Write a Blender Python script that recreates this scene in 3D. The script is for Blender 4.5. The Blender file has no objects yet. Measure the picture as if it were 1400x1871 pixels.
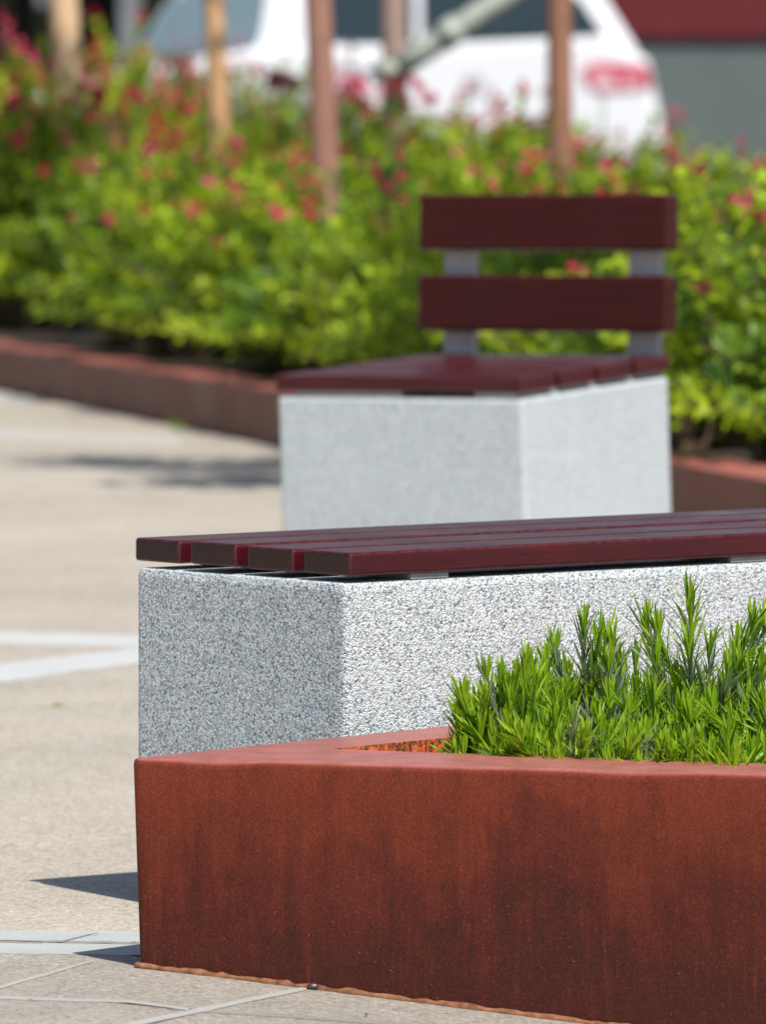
import bpy, bmesh, math, random
from mathutils import Vector, Matrix, noise, Euler

R = math.radians
C = bpy.context.scene.collection
sc = bpy.context.scene
F = 17000.0          # focal length in pixels of a 1400 px wide frame
H = 1.115            # camera height, level camera, horizon on the top edge of the frame
CX = 700.0

# ------------------------------------------------------------------ ground shape
def smooth(a, b, t):
    t = max(0.0, min(1.0, (t - a) / (b - a)))
    return t * t * (3 - 2 * t)

def zg(x, y):
    """the paving falls away gently in front of the large planter"""
    return -min(0.13, 0.094 * max(0.0, x + 0.284)) * (1 - smooth(10.85, 11.9, y))

def at(px, py, z):
    s = py / (H - z)
    return Vector(((px - CX) / s, F / s, z))

def ground_at(px, py):
    z = 0.0
    for _ in range(8):
        p = at(px, py, z)
        z = zg(p.x, p.y)
    return Vector((p.x, p.y, z))

# ------------------------------------------------------------------ object helpers
def tag(o, label=None, cat=None, group=None, kind=None):
    if label: o['label'] = label
    if cat: o['category'] = cat
    if group: o['group'] = group
    if kind: o['kind'] = kind
    return o

def empty(name, loc, label, cat, group=None, rot=(0, 0, 0)):
    o = bpy.data.objects.new(name, None)
    o.empty_display_size = 0.1
    C.objects.link(o)
    o.location = loc
    o.rotation_euler = rot
    return tag(o, label, cat, group)

def mesh_obj(name, verts, faces, mat, parent=None, smooth_shade=False, cols=None):
    me = bpy.data.meshes.new(name)
    me.from_pydata([tuple(v) for v in verts], [], faces)
    me.update()
    if mat is not None: me.materials.append(mat)
    if smooth_shade:
        me.polygons.foreach_set('use_smooth', [True] * len(me.polygons))
    if cols is not None:
        a = me.color_attributes.new('tint', 'FLOAT_COLOR', 'POINT')
        flat = []
        for c in cols: flat += [c[0], c[1], c[2], 1.0]
        a.data.foreach_set('color', flat)
    o = bpy.data.objects.new(name, me)
    C.objects.link(o)
    if parent is not None: o.parent = parent
    return o

def bm_obj(name, bm, mat, parent=None, smooth_shade=False):
    me = bpy.data.meshes.new(name)
    bm.normal_update()
    bm.to_mesh(me); bm.free()
    if mat is not None: me.materials.append(mat)
    if smooth_shade:
        me.polygons.foreach_set('use_smooth', [True] * len(me.polygons))
    o = bpy.data.objects.new(name, me)
    C.objects.link(o)
    if parent is not None: o.parent = parent
    return o

def box_bm(x0, x1, y0, y1, z0, z1, bev=0.0, seg=2, bm=None):
    bm2 = bmesh.new()
    r = bmesh.ops.create_cube(bm2, size=1.0)
    for v in bm2.verts:
        v.co = Vector((x0 + (v.co.x + .5) * (x1 - x0), y0 + (v.co.y + .5) * (y1 - y0), z0 + (v.co.z + .5) * (z1 - z0)))
    if bev > 0:
        bmesh.ops.bevel(bm2, geom=list(bm2.edges), offset=bev, segments=seg, profile=.5, affect='EDGES')
    if bm is None: return bm2
    me = bpy.data.meshes.new('tmp'); bm2.to_mesh(me); bm2.free()
    bm.from_mesh(me); bpy.data.meshes.remove(me)
    return bm

def tube(verts, faces, pts, radii, n=8, cap=True):
    base = len(verts)
    for i, p in enumerate(pts):
        d = (pts[min(i + 1, len(pts) - 1)] - pts[max(i - 1, 0)]).normalized()
        a = d.orthogonal().normalized(); b = d.cross(a)
        # keep the ring from twisting
        ref = Vector((1, 0, 0)) if abs(d.x) < .9 else Vector((0, 1, 0))
        a = (ref - d * ref.dot(d)).normalized(); b = d.cross(a)
        for k in range(n):
            t = 2 * math.pi * k / n
            verts.append(p + (a * math.cos(t) + b * math.sin(t)) * radii[i])
    for i in range(len(pts) - 1):
        for k in range(n):
            k2 = (k + 1) % n
            faces.append((base + i * n + k, base + i * n + k2, base + (i + 1) * n + k2, base + (i + 1) * n + k))
    if cap:
        faces.append(tuple(base + k for k in range(n))[::-1])
        faces.append(tuple(base + (len(pts) - 1) * n + k for k in range(n)))

# ------------------------------------------------------------------ node helpers
def S(r, g, b):
    f = lambda c: (c / 255 / 12.92) if c / 255 <= .04045 else ((c / 255 + .055) / 1.055) ** 2.4
    return (f(r), f(g), f(b), 1.0)

class NT:
    def __init__(self, name):
        self.m = bpy.data.materials.new(name)
        self.m.use_nodes = True
        self.t = self.m.node_tree
        self.p = self.t.nodes['Principled BSDF']
        self.out = self.t.nodes['Material Output']
    def n(self, kind, **kw):
        nd = self.t.nodes.new(kind)
        for k, v in kw.items():
            setattr(nd, k, v)
        return nd
    def l(self, a, b): self.t.links.new(a, b)
    def coord(self, scale=(1, 1, 1), which='Object', rot=(0, 0, 0)):
        tc = self.n('ShaderNodeTexCoord'); mp = self.n('ShaderNodeMapping')
        mp.inputs['Scale'].default_value = scale
        mp.inputs['Rotation'].default_value = rot
        self.l(tc.outputs[which], mp.inputs['Vector'])
        return mp.outputs['Vector']
    def noise(self, vec, scale, detail=4, rough=.55, dist=0.0):
        nd = self.n('ShaderNodeTexNoise')
        nd.inputs['Scale'].default_value = scale
        nd.inputs['Detail'].default_value = detail
        nd.inputs['Roughness'].default_value = rough
        nd.inputs['Distortion'].default_value = dist
        self.l(vec, nd.inputs['Vector'])
        return nd.outputs['Fac']
    def vor(self, vec, scale, feature='F1', rnd=1.0):
        nd = self.n('ShaderNodeTexVoronoi'); nd.feature = feature
        nd.inputs['Scale'].default_value = scale
        nd.inputs['Randomness'].default_value = rnd
        self.l(vec, nd.inputs['Vector'])
        return nd
    def ramp(self, fac, stops, interp='LINEAR'):
        nd = self.n('ShaderNodeValToRGB')
        cr = nd.color_ramp; cr.interpolation = interp
        while len(cr.elements) < len(stops): cr.elements.new(0.5)
        for e, (p, c) in zip(cr.elements, stops):
            e.position = p
            e.color = c if len(c) == 4 else (*c, 1)
        self.l(fac, nd.inputs['Fac'])
        return nd.outputs['Color']
    def mix(self, fac, a, b, mode='MIX'):
        nd = self.n('ShaderNodeMix'); nd.data_type = 'RGBA'; nd.blend_type = mode
        for sock, v in ((nd.inputs[0], fac), (nd.inputs[6], a), (nd.inputs[7], b)):
            if hasattr(v, 'links'): self.l(v, sock)
            elif isinstance(v, (int, float)): sock.default_value = v
            else: sock.default_value = v if len(v) == 4 else (*v, 1)
        return nd.outputs[2]
    def math(self, op, a, b=0.0, clamp=False):
        nd = self.n('ShaderNodeMath'); nd.operation = op; nd.use_clamp = clamp
        for sock, v in ((nd.inputs[0], a), (nd.inputs[1], b)):
            if hasattr(v, 'links'): self.l(v, sock)
            else: sock.default_value = v
        return nd.outputs[0]
    def rng(self, v, a, b, c=0.0, d=1.0):
        nd = self.n('ShaderNodeMapRange')
        self.l(v, nd.inputs[0])
        for i, q in enumerate((a, b, c, d)): nd.inputs[1 + i].default_value = q
        return nd.outputs[0]
    def bump(self, h, strength=.3, dist=.002, normal=None):
        nd = self.n('ShaderNodeBump')
        nd.inputs['Strength'].default_value = strength
        nd.inputs['Distance'].default_value = dist
        self.l(h, nd.inputs['Height'])
        if normal is not None: self.l(normal, nd.inputs['Normal'])
        return nd.outputs['Normal']
    def sep(self, vec):
        nd = self.n('ShaderNodeSeparateXYZ'); self.l(vec, nd.inputs[0]); return nd.outputs
    def set(self, color=None, rough=None, normal=None, spec=None, metal=None):
        for key, v in (('Base Color', color), ('Roughness', rough), ('Normal', normal), ('Specular IOR Level', spec), ('Metallic', metal)):
            if v is None: continue
            if hasattr(v, 'links'): self.l(v, self.p.inputs[key])
            else: self.p.inputs[key].default_value = v
        return self.m

# ------------------------------------------------------------------ materials
def mat_plain(name, col, rough=.6, spec=.5, metal=0.0, var=.12, scale=18):
    m = NT(name)
    v = m.coord()
    f = m.noise(v, scale, 3)
    c = m.mix(m.rng(f, .3, .7), [q * (1 - var) for q in col[:3]], [q * (1 + var) for q in col[:3]])
    return m.set(c, rough, None, spec, metal)

def mat_aggregate(name, soft=0.0, lift=1.0, bumpk=.72):
    m = NT(name)
    v0 = m.coord()
    wob = m.n('ShaderNodeTexNoise'); wob.inputs['Scale'].default_value = 420; m.l(v0, wob.inputs['Vector'])
    vm = m.n('ShaderNodeVectorMath'); vm.operation = 'MULTIPLY_ADD'
    m.l(wob.outputs['Color'], vm.inputs[0]); vm.inputs[1].default_value = (.0022, .0022, .0022); m.l(v0, vm.inputs[2])
    v = vm.outputs[0]
    d1 = m.vor(v, 415)
    big = m.vor(v, 240)
    col = m.n('ShaderNodeSeparateColor'); m.l(d1.outputs['Color'], col.inputs[0])
    g = m.ramp(col.outputs[0], [(0.0, (.08, .095, .10)), (.06, (.20, .23, .24)), (.18, (.46, .50, .51)), (.5, (.64, .68, .69)), (.9, (.84, .87, .87))])
    hue = m.ramp(col.outputs[1], [(0.0, (1, 1, 1)), (.90, (1, 1, 1)), (.94, (.92, .78, .62)), (.97, (.90, .68, .60)), (1.0, (.75, .88, .92))], 'CONSTANT')
    g = m.mix(1.0, g, hue, 'MULTIPLY')
    gap = m.rng(d1.outputs['Distance'], .46, .92, 0, .75)
    g = m.mix(gap, g, (.13, .145, .15))
    bc = m.n('ShaderNodeSeparateColor'); m.l(big.outputs['Color'], bc.inputs[0])
    bigst = m.math('MULTIPLY', m.rng(bc.outputs[0], .90, .905), m.rng(big.outputs['Distance'], .52, .46))
    g = m.mix(bigst, g, m.ramp(bc.outputs[1], [(0, (.16, .18, .19)), (.4, (.34, .37, .38)), (.7, (.60, .56, .50)), (1, (.80, .82, .82))]))
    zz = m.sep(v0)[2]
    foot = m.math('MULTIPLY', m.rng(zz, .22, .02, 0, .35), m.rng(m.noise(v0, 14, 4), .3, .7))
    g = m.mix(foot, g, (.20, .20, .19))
    cloud = m.noise(v, 9, 3)
    g = m.mix(m.rng(cloud, .3, .7, .0, .16), g, (.42, .46, .47))
    if soft: g = m.mix(soft, g, m.mix(m.rng(cloud, .35, .65), (.56 * lift, .60 * lift, .62 * lift), (.64 * lift, .68 * lift, .70 * lift)))
    h1 = m.math('SUBTRACT', 1.0, d1.outputs['Distance'])
    h2 = m.math('MULTIPLY', big.outputs['Distance'], -.25)
    hh = m.math('ADD', h1, h2)
    g = m.mix(1.0, g, (.97, 1.0, 1.015), 'MULTIPLY')
    nrm = m.bump(hh, bumpk, .0020)
    return m.set(g, .62, nrm, .4)

def mat_wood(name, a=S(44, 12, 17), b=S(62, 17, 23), c=S(80, 23, 30), spec=.42):
    """maroon stained timber: grain along local X"""
    m = NT(name)
    v = m.coord((1.6, 42, 42))
    grain = m.noise(v, 3.0, 6, .6, .6)
    v2 = m.coord((3, 190, 190)); fine = m.noise(v2, 3.0, 3)
    base = m.ramp(grain, [(.25, a), (.5, b), (.75, c)])
    base = m.mix(m.rng(fine, .5, .72, 0, .6), base, S(32, 12, 15))
    v3 = m.coord()
    blot = m.noise(v3, 7, 4)
    base = m.mix(m.rng(blot, .45, .75, 0, .35), base, S(54, 20, 23))
    pale_amt = m.noise(v3, 380, 2, .5)  # small pale dust specks
    base = m.mix(m.rng(pale_amt, .69, .74, 0, .5), base, S(130, 95, 92))
    wear = m.noise(m.coord((5, 70, 70)), 1.0, 5, .7)
    base = m.mix(m.rng(wear, .62, .72, 0, .35), base, S(122, 46, 52))
    bv = m.n('ShaderNodeBevel'); bv.samples = 4; bv.inputs['Radius'].default_value = .004
    gm = m.n('ShaderNodeNewGeometry')
    dp = m.n('ShaderNodeVectorMath'); dp.operation = 'DOT_PRODUCT'
    m.l(bv.outputs[0], dp.inputs[0]); m.l(gm.outputs['Normal'], dp.inputs[1])
    edge = m.math('MULTIPLY', m.rng(dp.outputs['Value'], .985, .90), m.rng(m.noise(v3, 60, 4, .7), .42, .60))
    base = m.mix(m.math('MULTIPLY', edge, .6), base, S(150, 92, 84))
    hgt = m.math('ADD', m.math('MULTIPLY', fine, .6), m.math('MULTIPLY', grain, .5))
    return m.set(base, m.rng(blot, .3, .7, .24, .42), m.bump(hgt, .2, .0007), spec)

def mat_corten(name, z0, z1, bright, mid2, mid, dark, pale_amt=.85, scale=1.0, spec=.3, blots=()):
    """weathering steel: orange patina where it dries, dark water stains with ragged tops, vertical runs"""
    m = NT(name)
    v = m.coord()
    vs = m.coord((46, 46, 3.4)); streak = m.noise(vs, 1.0 * scale, 6, .65)
    vf = m.coord((190, 190, 16)); fine = m.noise(vf, 1.0 * scale, 4, .6)
    vl = m.coord((6.0, 6.0, 4.6)); stain = m.noise(vl, 1.0 * scale, 6, .62, .5)
    patch = m.noise(m.coord((19, 19, 13)), 1.0 * scale, 5, .65, .3)
    grit = m.noise(v, 430, 3, .75)
    z = m.sep(v)[2]
    # the splash zone near the paving stays damp and brown, with a ragged upper limit
    edge = m.math('ADD', z, m.math('ADD', m.rng(stain, .25, .75, -.13, .13), m.math('ADD', m.rng(patch, .3, .7, -.035, .035), m.rng(streak, .3, .7, -.03, .03))))
    zn = m.rng(z, z0, z1)
    a = m.math('ADD', m.math('MULTIPLY', zn, .66), m.rng(edge, .04, .20, 0, .34))
    a = m.math('ADD', a, m.rng(patch, .3, .7, -.10, .10))
    a = m.math('ADD', a, m.rng(streak, .3, .7, -.10, .10))
    a = m.math('ADD', a, m.rng(fine, .3, .7, -.06, .06))
    # two broad soaked stains with ragged tops
    xl = m.sep(v)[0]
    for cx_, cz_, wx_, wz_, k_ in blots:
        dx = m.math('DIVIDE', m.math('SUBTRACT', xl, cx_), wx_); dz = m.math('DIVIDE', m.math('SUBTRACT', z, cz_), wz_)
        d2 = m.math('ADD', m.math('MULTIPLY', dx, dx), m.math('MULTIPLY', dz, dz))
        d2 = m.math('ADD', d2, m.math('ADD', m.rng(patch, .3, .7, -.45, .45), m.rng(streak, .3, .7, -.3, .3)))
        a = m.math('SUBTRACT', a, m.rng(d2, .75, 1.25, k_, 0))
    c = m.ramp(a, [(.06, dark), (.42, mid), (.66, mid2), (1.0, bright)])
    run = m.rng(m.math('MULTIPLY', streak, fine), .29, .40, 0, .22)
    c = m.mix(run, c, bright)
    # dark drips hanging from the rim, mostly at the corner
    vd = m.coord((75, 75, 5)); drip = m.noise(vd, 1.0, 4, .65)
    dm = m.math('MULTIPLY', m.rng(drip, .52, .68, 0, .6), m.math('MULTIPLY', m.rng(z, .205, .232), m.rng(stain, .42, .6)))
    c = m.mix(dm, c, dark)
    blk = m.noise(m.coord((34, 34, 16)), 1.0, 3, .6)
    c = m.mix(m.math('MULTIPLY', m.rng(blk, .70, .78, 0, .5), m.rng(grit, .35, .6)), c, dark)
    c = m.mix(m.rng(grit, .34, .66, .0, .8), c, m.mix(1.0, c, (.40, .36, .38), 'MULTIPLY'))
    c = m.mix(m.rng(grit, .42, .24, .0, .5), c, m.mix(1.0, bright, (1.35, 1.3, 1.2), 'MULTIPLY'))
    sp = m.noise(v, 330, 1, .4)
    c = m.mix(m.rng(sp, .785, .80, 0, .6), c, (.36, .20, .15))
    # paler pink mixed in on the level coping
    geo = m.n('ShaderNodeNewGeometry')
    lev = m.rng(m.sep(geo.outputs['Normal'])[2], .55, .95, 0, pale_amt)
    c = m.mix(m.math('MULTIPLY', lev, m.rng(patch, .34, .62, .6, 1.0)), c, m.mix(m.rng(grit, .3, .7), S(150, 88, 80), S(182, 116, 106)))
    hh = m.math('ADD', m.math('MULTIPLY', grit, .6), m.math('MULTIPLY', fine, .6))
    return m.set(c, m.rng(stain, .3, .7, .36, .52), m.bump(hh, .4, .0012), spec)

def mat_flaky():
    m = NT('flaking_rust')
    v = m.coord()
    a = m.noise(v, 95, 5, .7); b = m.noise(v, 260, 3, .6)
    c = m.ramp(m.math('ADD', m.math('MULTIPLY', a, .7), m.math('MULTIPLY', b, .3)), [(.38, (.035, .028, .02)), (.47, (.20, .07, .02)), (.54, (.62, .11, .04)), (.64, (.75, .20, .10))])
    return m.set(c, .8, m.bump(a, .6, .003), .2)

def mat_paving():
    m = NT('exposed_paving')
    v = m.coord()
    n1 = m.noise(v, 2.2, 5, .6); n2 = m.noise(v, 60, 4, .6); n3 = m.vor(v, 235)
    c = m.ramp(n1, [(.25, S(150, 142, 127)), (.5, S(167, 159, 143)), (.75, S(184, 175, 160))])
    c = m.mix(m.rng(n2, .3, .7, 0, .45), c, S(146, 136, 120))
    vl = m.coord((3.2, 1.1, 1)); st = m.noise(vl, 1.0, 4, .6)
    c = m.mix(m.rng(st, .5, .72, 0, .35), c, S(190, 174, 154))
    sc_ = m.n('ShaderNodeSeparateColor'); m.l(n3.outputs['Color'], sc_.inputs[0])
    pc = m.ramp(sc_.outputs[0], [(0, (.12, .10, .08)), (.12, (.31, .275, .235)), (.5, (.45, .405, .345)), (.85, (.58, .53, .46)), (1, (.78, .74, .69))])
    c = m.mix(.52, c, pc)
    big = m.noise(v, .9, 4, .6)
    c = m.mix(m.rng(big, .35, .65, 0, .42), c, m.mix(1.0, c, (.74, .73, .73), 'MULTIPLY'))
    stn = m.noise(m.coord((9, 5, 1)), 1.0, 5, .65)
    c = m.mix(m.rng(stn, .54, .72, 0, .38), c, m.mix(1.0, c, (.66, .63, .60), 'MULTIPLY'))
    # the slabs in front of the sett strip are a darker, greyer mix
    yy = m.sep(v)[1]
    c = m.mix(m.rng(yy, 10.995, 10.99, 0, .8), c, m.mix(1.0, c, (.74, .75, .77), 'MULTIPLY'))
    spots = m.noise(v, 38, 2, .4)
    c = m.mix(m.rng(spots, .70, .74, 0, .5), c, (.16, .13, .10))
    h = m.math('ADD', m.math('MULTIPLY', n3.outputs['Distance'], -.6), n2)
    return m.set(c, .85, m.bump(h, .5, .0025), .25)

def mat_stone(name, a, b):
    m = NT(name)
    v = m.coord()
    n1 = m.noise(v, 8, 4); n2 = m.noise(v, 240, 3, .6)
    c = m.mix(m.rng(n1, .3, .7), a, b)
    c = m.mix(m.rng(n2, .35, .7, 0, .4), c, [q * .55 for q in a[:3]])
    return m.set(c, .8, m.bump(n2, .4, .002), .3)

def mat_leaf(name, trans=.38, rough=.45, tint=(1.15, 1.2, .55)):
    m = NT(name)
    at_ = m.n('ShaderNodeAttribute'); at_.attribute_name = 'tint'
    v = m.coord()
    f = m.noise(v, 60, 2)
    c = m.mix(m.rng(f, .3, .7, 0, .22), at_.outputs['Color'], m.mix(1.0, at_.outputs['Color'], (.62, .72, .5), 'MULTIPLY'))
    m.set(c, rough, None, .3)
    tr = m.n('ShaderNodeBsdfTranslucent')
    m.l(m.mix(1.0, c, tint, 'MULTIPLY'), tr.inputs['Color'])
    mx = m.n('ShaderNodeMixShader'); mx.inputs[0].default_value = trans
    m.l(m.p.outputs[0], mx.inputs[1]); m.l(tr.outputs[0], mx.inputs[2])
    m.l(mx.outputs[0], m.out.inputs['Surface'])
    return m.m

def mat_bark(name, a, b):
    m = NT(name)
    v = m.coord((26, 26, 3)); f = m.noise(v, 1.4, 5, .6)
    v2 = m.coord(); k = m.noise(v2, 9, 3)
    c = m.mix(m.rng(f, .3, .7), a, b)
    c = m.mix(m.rng(k, .5, .7, 0, .35), c, [q * .6 for q in a[:3]])
    return m.set(c, .8, m.bump(f, .5, .006), .2)

def mat_glass(name, col):
    m = NT(name)
    v = m.coord(); f = m.noise(v, 3, 2)
    c = m.mix(f, [q * .7 for q in col[:3]], col)
    return m.set(c, .06, None, .8)

def mat_paint(name, col):
    m = NT(name)
    v = m.coord(); f = m.noise(v, 4, 3)
    c = m.mix(m.rng(f, .3, .7, 0, .1), col, [q * .8 for q in col[:3]])
    m.p.inputs['Coat Weight'].default_value = .6
    m.p.inputs['Coat Roughness'].default_value = .08
    return m.set(c, .35, None, .5)

M = {}
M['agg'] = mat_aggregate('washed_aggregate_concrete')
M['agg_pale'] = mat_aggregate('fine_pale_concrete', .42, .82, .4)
M['wood'] = mat_wood('maroon_stained_timber', S(50, 8, 14), S(68, 12, 20), S(86, 17, 25))
M['wood_end'] = mat_wood('dark_end_grain', S(34, 16, 14), S(46, 23, 19), S(58, 29, 25), .3)
M['wood_back'] = mat_wood('brown_maroon_timber', S(50, 15, 13), S(58, 18, 15), S(68, 23, 19), .2)
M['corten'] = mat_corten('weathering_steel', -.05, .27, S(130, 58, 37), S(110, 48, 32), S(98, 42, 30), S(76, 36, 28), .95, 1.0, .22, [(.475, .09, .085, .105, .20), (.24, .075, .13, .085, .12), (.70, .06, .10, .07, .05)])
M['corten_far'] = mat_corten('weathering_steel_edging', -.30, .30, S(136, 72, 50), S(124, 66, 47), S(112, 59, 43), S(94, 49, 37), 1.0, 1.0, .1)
M['flaky'] = mat_flaky()
M['weld'] = mat_plain('rusty_weld', S(126, 84, 58), .75, .3, 0, .5, 90)
M['bolt'] = mat_plain('dull_bolt_steel', S(92, 84, 84), .4, .5, .6, .3, 200)
M['galv'] = mat_plain('galvanised_steel', S(150, 150, 150), .5, .5, .35, .15, 60)
M['post'] = mat_plain('grey_powder_coat', S(176, 172, 176), .5, .4, .0, .08, 40)
M['paving'] = mat_paving()
M['band'] = mat_stone('pale_stone_band', S(186, 188, 186), S(196, 197, 195))
M['band_far'] = mat_stone('weathered_band', S(176, 172, 164), S(186, 183, 176))
M['sett'] = mat_stone('pale_sett', S(168, 172, 170), S(184, 187, 185))
M['joint'] = mat_stone('grey_joint', S(138, 135, 128), S(150, 146, 139))
M['jointp'] = mat_stone('pale_joint', S(164, 163, 157), S(176, 174, 168))
M['asphalt'] = mat_stone('asphalt', (.05, .05, .052), (.065, .065, .066))
M['kerb'] = mat_stone('kerb_stone', (.32, .31, .30), (.40, .39, .38))
M['soil'] = mat_stone('dark_soil', (.035, .026, .02), (.06, .045, .033))
M['leaf'] = mat_leaf('shrub_leaf', .35)
M['lav'] = mat_leaf('narrow_leaf', .40, .4)
M['stem'] = mat_bark('brown_twig', (.10, .07, .045), (.16, .11, .07))
M['gstem'] = mat_bark('grey_green_stem', (.12, .13, .07), (.20, .22, .10))
M['red'] = mat_leaf('red_petal', .3, .5, (1.0, .9, 1.0))
M['white'] = mat_paint('white_car_paint', (.80, .81, .83))
M['glass'] = mat_glass('tinted_glass', (.018, .034, .038))
M['glass_f'] = mat_glass('painted_sky_glass', (.16, .235, .27))  # sky reflection and light through the cabin painted into the base colour
M['black'] = mat_plain('black_plastic', (.015, .015, .016), .6, .3)
M['tyre'] = mat_plain('tyre_rubber', (.02, .02, .02), .85, .2)
M['rim'] = mat_plain('alloy_rim', (.5, .5, .52), .35, .5, .7)
M['lamp'] = mat_paint('red_lens', (.56, .05, .10))
M['lampw'] = mat_paint('clear_lens_highlight', (.80, .50, .54))  # clear lens areas, enlarged and paled to paint in the lamp's white highlights
M['clad'] = mat_plain('dark_red_cladding', S(96, 30, 34), .6, .3, 0, .08, 1.5)
M['plinth'] = mat_plain('grey_render', S(96, 106, 104), .8, .2, 0, .06, 2.0)
M['dark'] = mat_plain('dark_shutter', (.006, .007, .0008), .6, .2)
M['pale'] = mat_plain('pale_render', S(176, 182, 186), .8, .2, 0, .1, 3)
M['column'] = mat_plain('grey_column_render', S(118, 124, 126), .8, .2, 0, .25, 2)
M['t_tan'] = mat_bark('tan_bark', S(200, 164, 126), S(226, 194, 158))
M['t_orange'] = mat_bark('orange_bark', S(186, 140, 100), S(214, 174, 134))
M['t_pink'] = mat_bark('pinkish_bark', S(146, 104, 90), S(166, 126, 110))
M['t_grey'] = mat_bark('greyish_bark', S(150, 124, 112), S(176, 152, 140))
M['t_rust'] = mat_bark('rusty_bark', S(138, 96, 78), S(162, 118, 98))
M['strut'] = mat_plain('pale_green_grey_paint', S(158, 164, 154), .55, .4, .1, .15, 30)

# ------------------------------------------------------------------ world, sun, camera
EL, ROT = 55.2, math.degrees(math.atan2(.325, -.615))
w = bpy.data.worlds.new('World'); sc.world = w; w.use_nodes = True
nt = w.node_tree
sky = nt.nodes.new('ShaderNodeTexSky'); sky.sky_type = 'NISHITA'; sky.sun_disc = False
sky.sun_elevation = R(EL); sky.sun_rotation = R(ROT); sky.air_density = 1.0; sky.dust_density = 1.2
bg = nt.nodes['Background']; bg.inputs['Strength'].default_value = .09
nt.links.new(sky.outputs[0], bg.inputs['Color'])

sun = bpy.data.lights.new('sun', 'SUN'); sun.energy = 4.5; sun.angle = R(.53); sun.color = (1.0, .955, .89)
so = bpy.data.objects.new('sun', sun); C.objects.link(so)
tow = Vector((.325, -.615, 1.0)).normalized()
so.rotation_euler = tow.to_track_quat('Z', 'Y').to_euler()
so.location = tow * 30

cam = bpy.data.cameras.new('camera'); co = bpy.data.objects.new('camera', cam); C.objects.link(co)
co.location = (0, 0, H); co.rotation_euler = (R(90), 0, 0)
cam.sensor_fit = 'HORIZONTAL'; cam.sensor_width = 36; cam.lens = 36 * F / 1400
cam.shift_y = -935.5 / 1400; cam.clip_start = .5; cam.clip_end = 2000
cam.dof.use_dof = True; cam.dof.focus_distance = 11.0; cam.dof.aperture_fstop = 14
sc.camera = co
sc.view_settings.view_transform = 'Standard'; sc.view_settings.look = 'None'
sc.view_settings.exposure = .35; sc.view_settings.gamma = 1.0

# ------------------------------------------------------------------ ground
def axis(pieces):
    out = []
    for a, b, st in pieces:
        n = max(1, round((b - a) / st))
        out += [a + (b - a) * i / n for i in range(n)]
    out.append(pieces[-1][1]); return out
xs = axis([(-150, -6, 24), (-6, -2, 1), (-2, 3, .1), (3, 7, 1), (7, 150, 24)])
ys = axis([(-20, 8, 4), (8, 13, .1), (13, 48, 2.5)])
V = [(x, y, zg(x, y)) for y in ys for x in xs]; nx = len(xs)
Fc = [(j * nx + i, j * nx + i + 1, (j + 1) * nx + i + 1, (j + 1) * nx + i) for j in range(len(ys) - 1) for i in range(nx - 1)]
o = mesh_obj('paving', V, Fc, M['paving'], None, True); tag(o, kind='structure')
o = mesh_obj('road', [(-300, 48.2, -.32), (300, 48.2, -.32), (300, 600, -.32), (-300, 600, -.32)], [(0, 1, 2, 3)], M['asphalt']); tag(o, kind='structure')
o = bm_obj('kerb', box_bm(-150, 150, 48.0, 48.2, -.5, .006, .012), M['kerb']); tag(o, kind='structure')

def band(name, pts, mat, lift=.0003, steps=60):
    """strip between an upper and a lower edge given as two image points each, laid on the paving"""
    (a0, a1), (b0, b1) = pts
    vs, fs = [], []
    jit = .02 if 'band' in name else .006
    A0, A1, B0, B1 = ground_at(*a0), ground_at(*a1), ground_at(*b0), ground_at(*b1)
    for i in range(steps + 1):
        t = i / steps
        for q in (A0.lerp(A1, t), B0.lerp(B1, t)):
            q = q.copy(); q.y += jit * noise.noise(Vector((q.x * 23, q.y * 3, lift * 9000))) + jit * .6 * noise.noise(Vector((q.x * 90, q.y * 3, 4))); q.z = zg(q.x, q.y) + lift; vs.append(q)
    for i in range(steps): fs.append((2 * i, 2 * i + 1, 2 * i + 3, 2 * i + 2))
    o = mesh_obj(name, vs, fs, mat); tag(o, kind='structure'); return o
band('paving_band', [((-300, 1146), (420, 1166)), ((-300, 1169), (420, 1185))], M['band'])
band('paving_band', [((-300, 1249), (420, 1164)), ((-300, 1289), (420, 1188))], M['band'], .0006)
band('paving_band', [((-300, 765), (330, 800)), ((-300, 795), (330, 814))], M['band_far'])
band('paving_band', [((-300, 706), (62, 726)), ((-300, 735), (62, 742))], M['band_far'], .0006)
band('paving_band', [((-300, 1690), (330, 1710)), ((-300, 1712), (330, 1729))], M['sett'])
band('paving_band', [((-300, 1716), (330, 1733)), ((-300, 1738), (330, 1754))], M['sett'])
band('paving_joint', [((-300, 1711.5), (330, 1729)), ((-300, 1716.5), (330, 1733))], M['joint'])
band('paving_joint', [((-120, 1834), (172, 1753)), ((-120, 1841), (172, 1757))], M['jointp'], .0006)
band('paving_joint', [((-200, 1812), (350, 1842)), ((-200, 1819), (350, 1847))], M['jointp'], .0005)
band('paving_joint', [((200, 1878), (560, 1802)), ((200, 1887), (560, 1809))], M['jointp'], .0008)
band('paving_joint', [((345, 1842), (900, 1880)), ((345, 1847), (900, 1886))], M['joint'], .0005)
# short cross joint between two setts of the strip
band('paving_joint', [((104, 1721.5), (165, 1707)), ((110, 1722.5), (171, 1707.5))], M['joint'], .0009)

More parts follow.
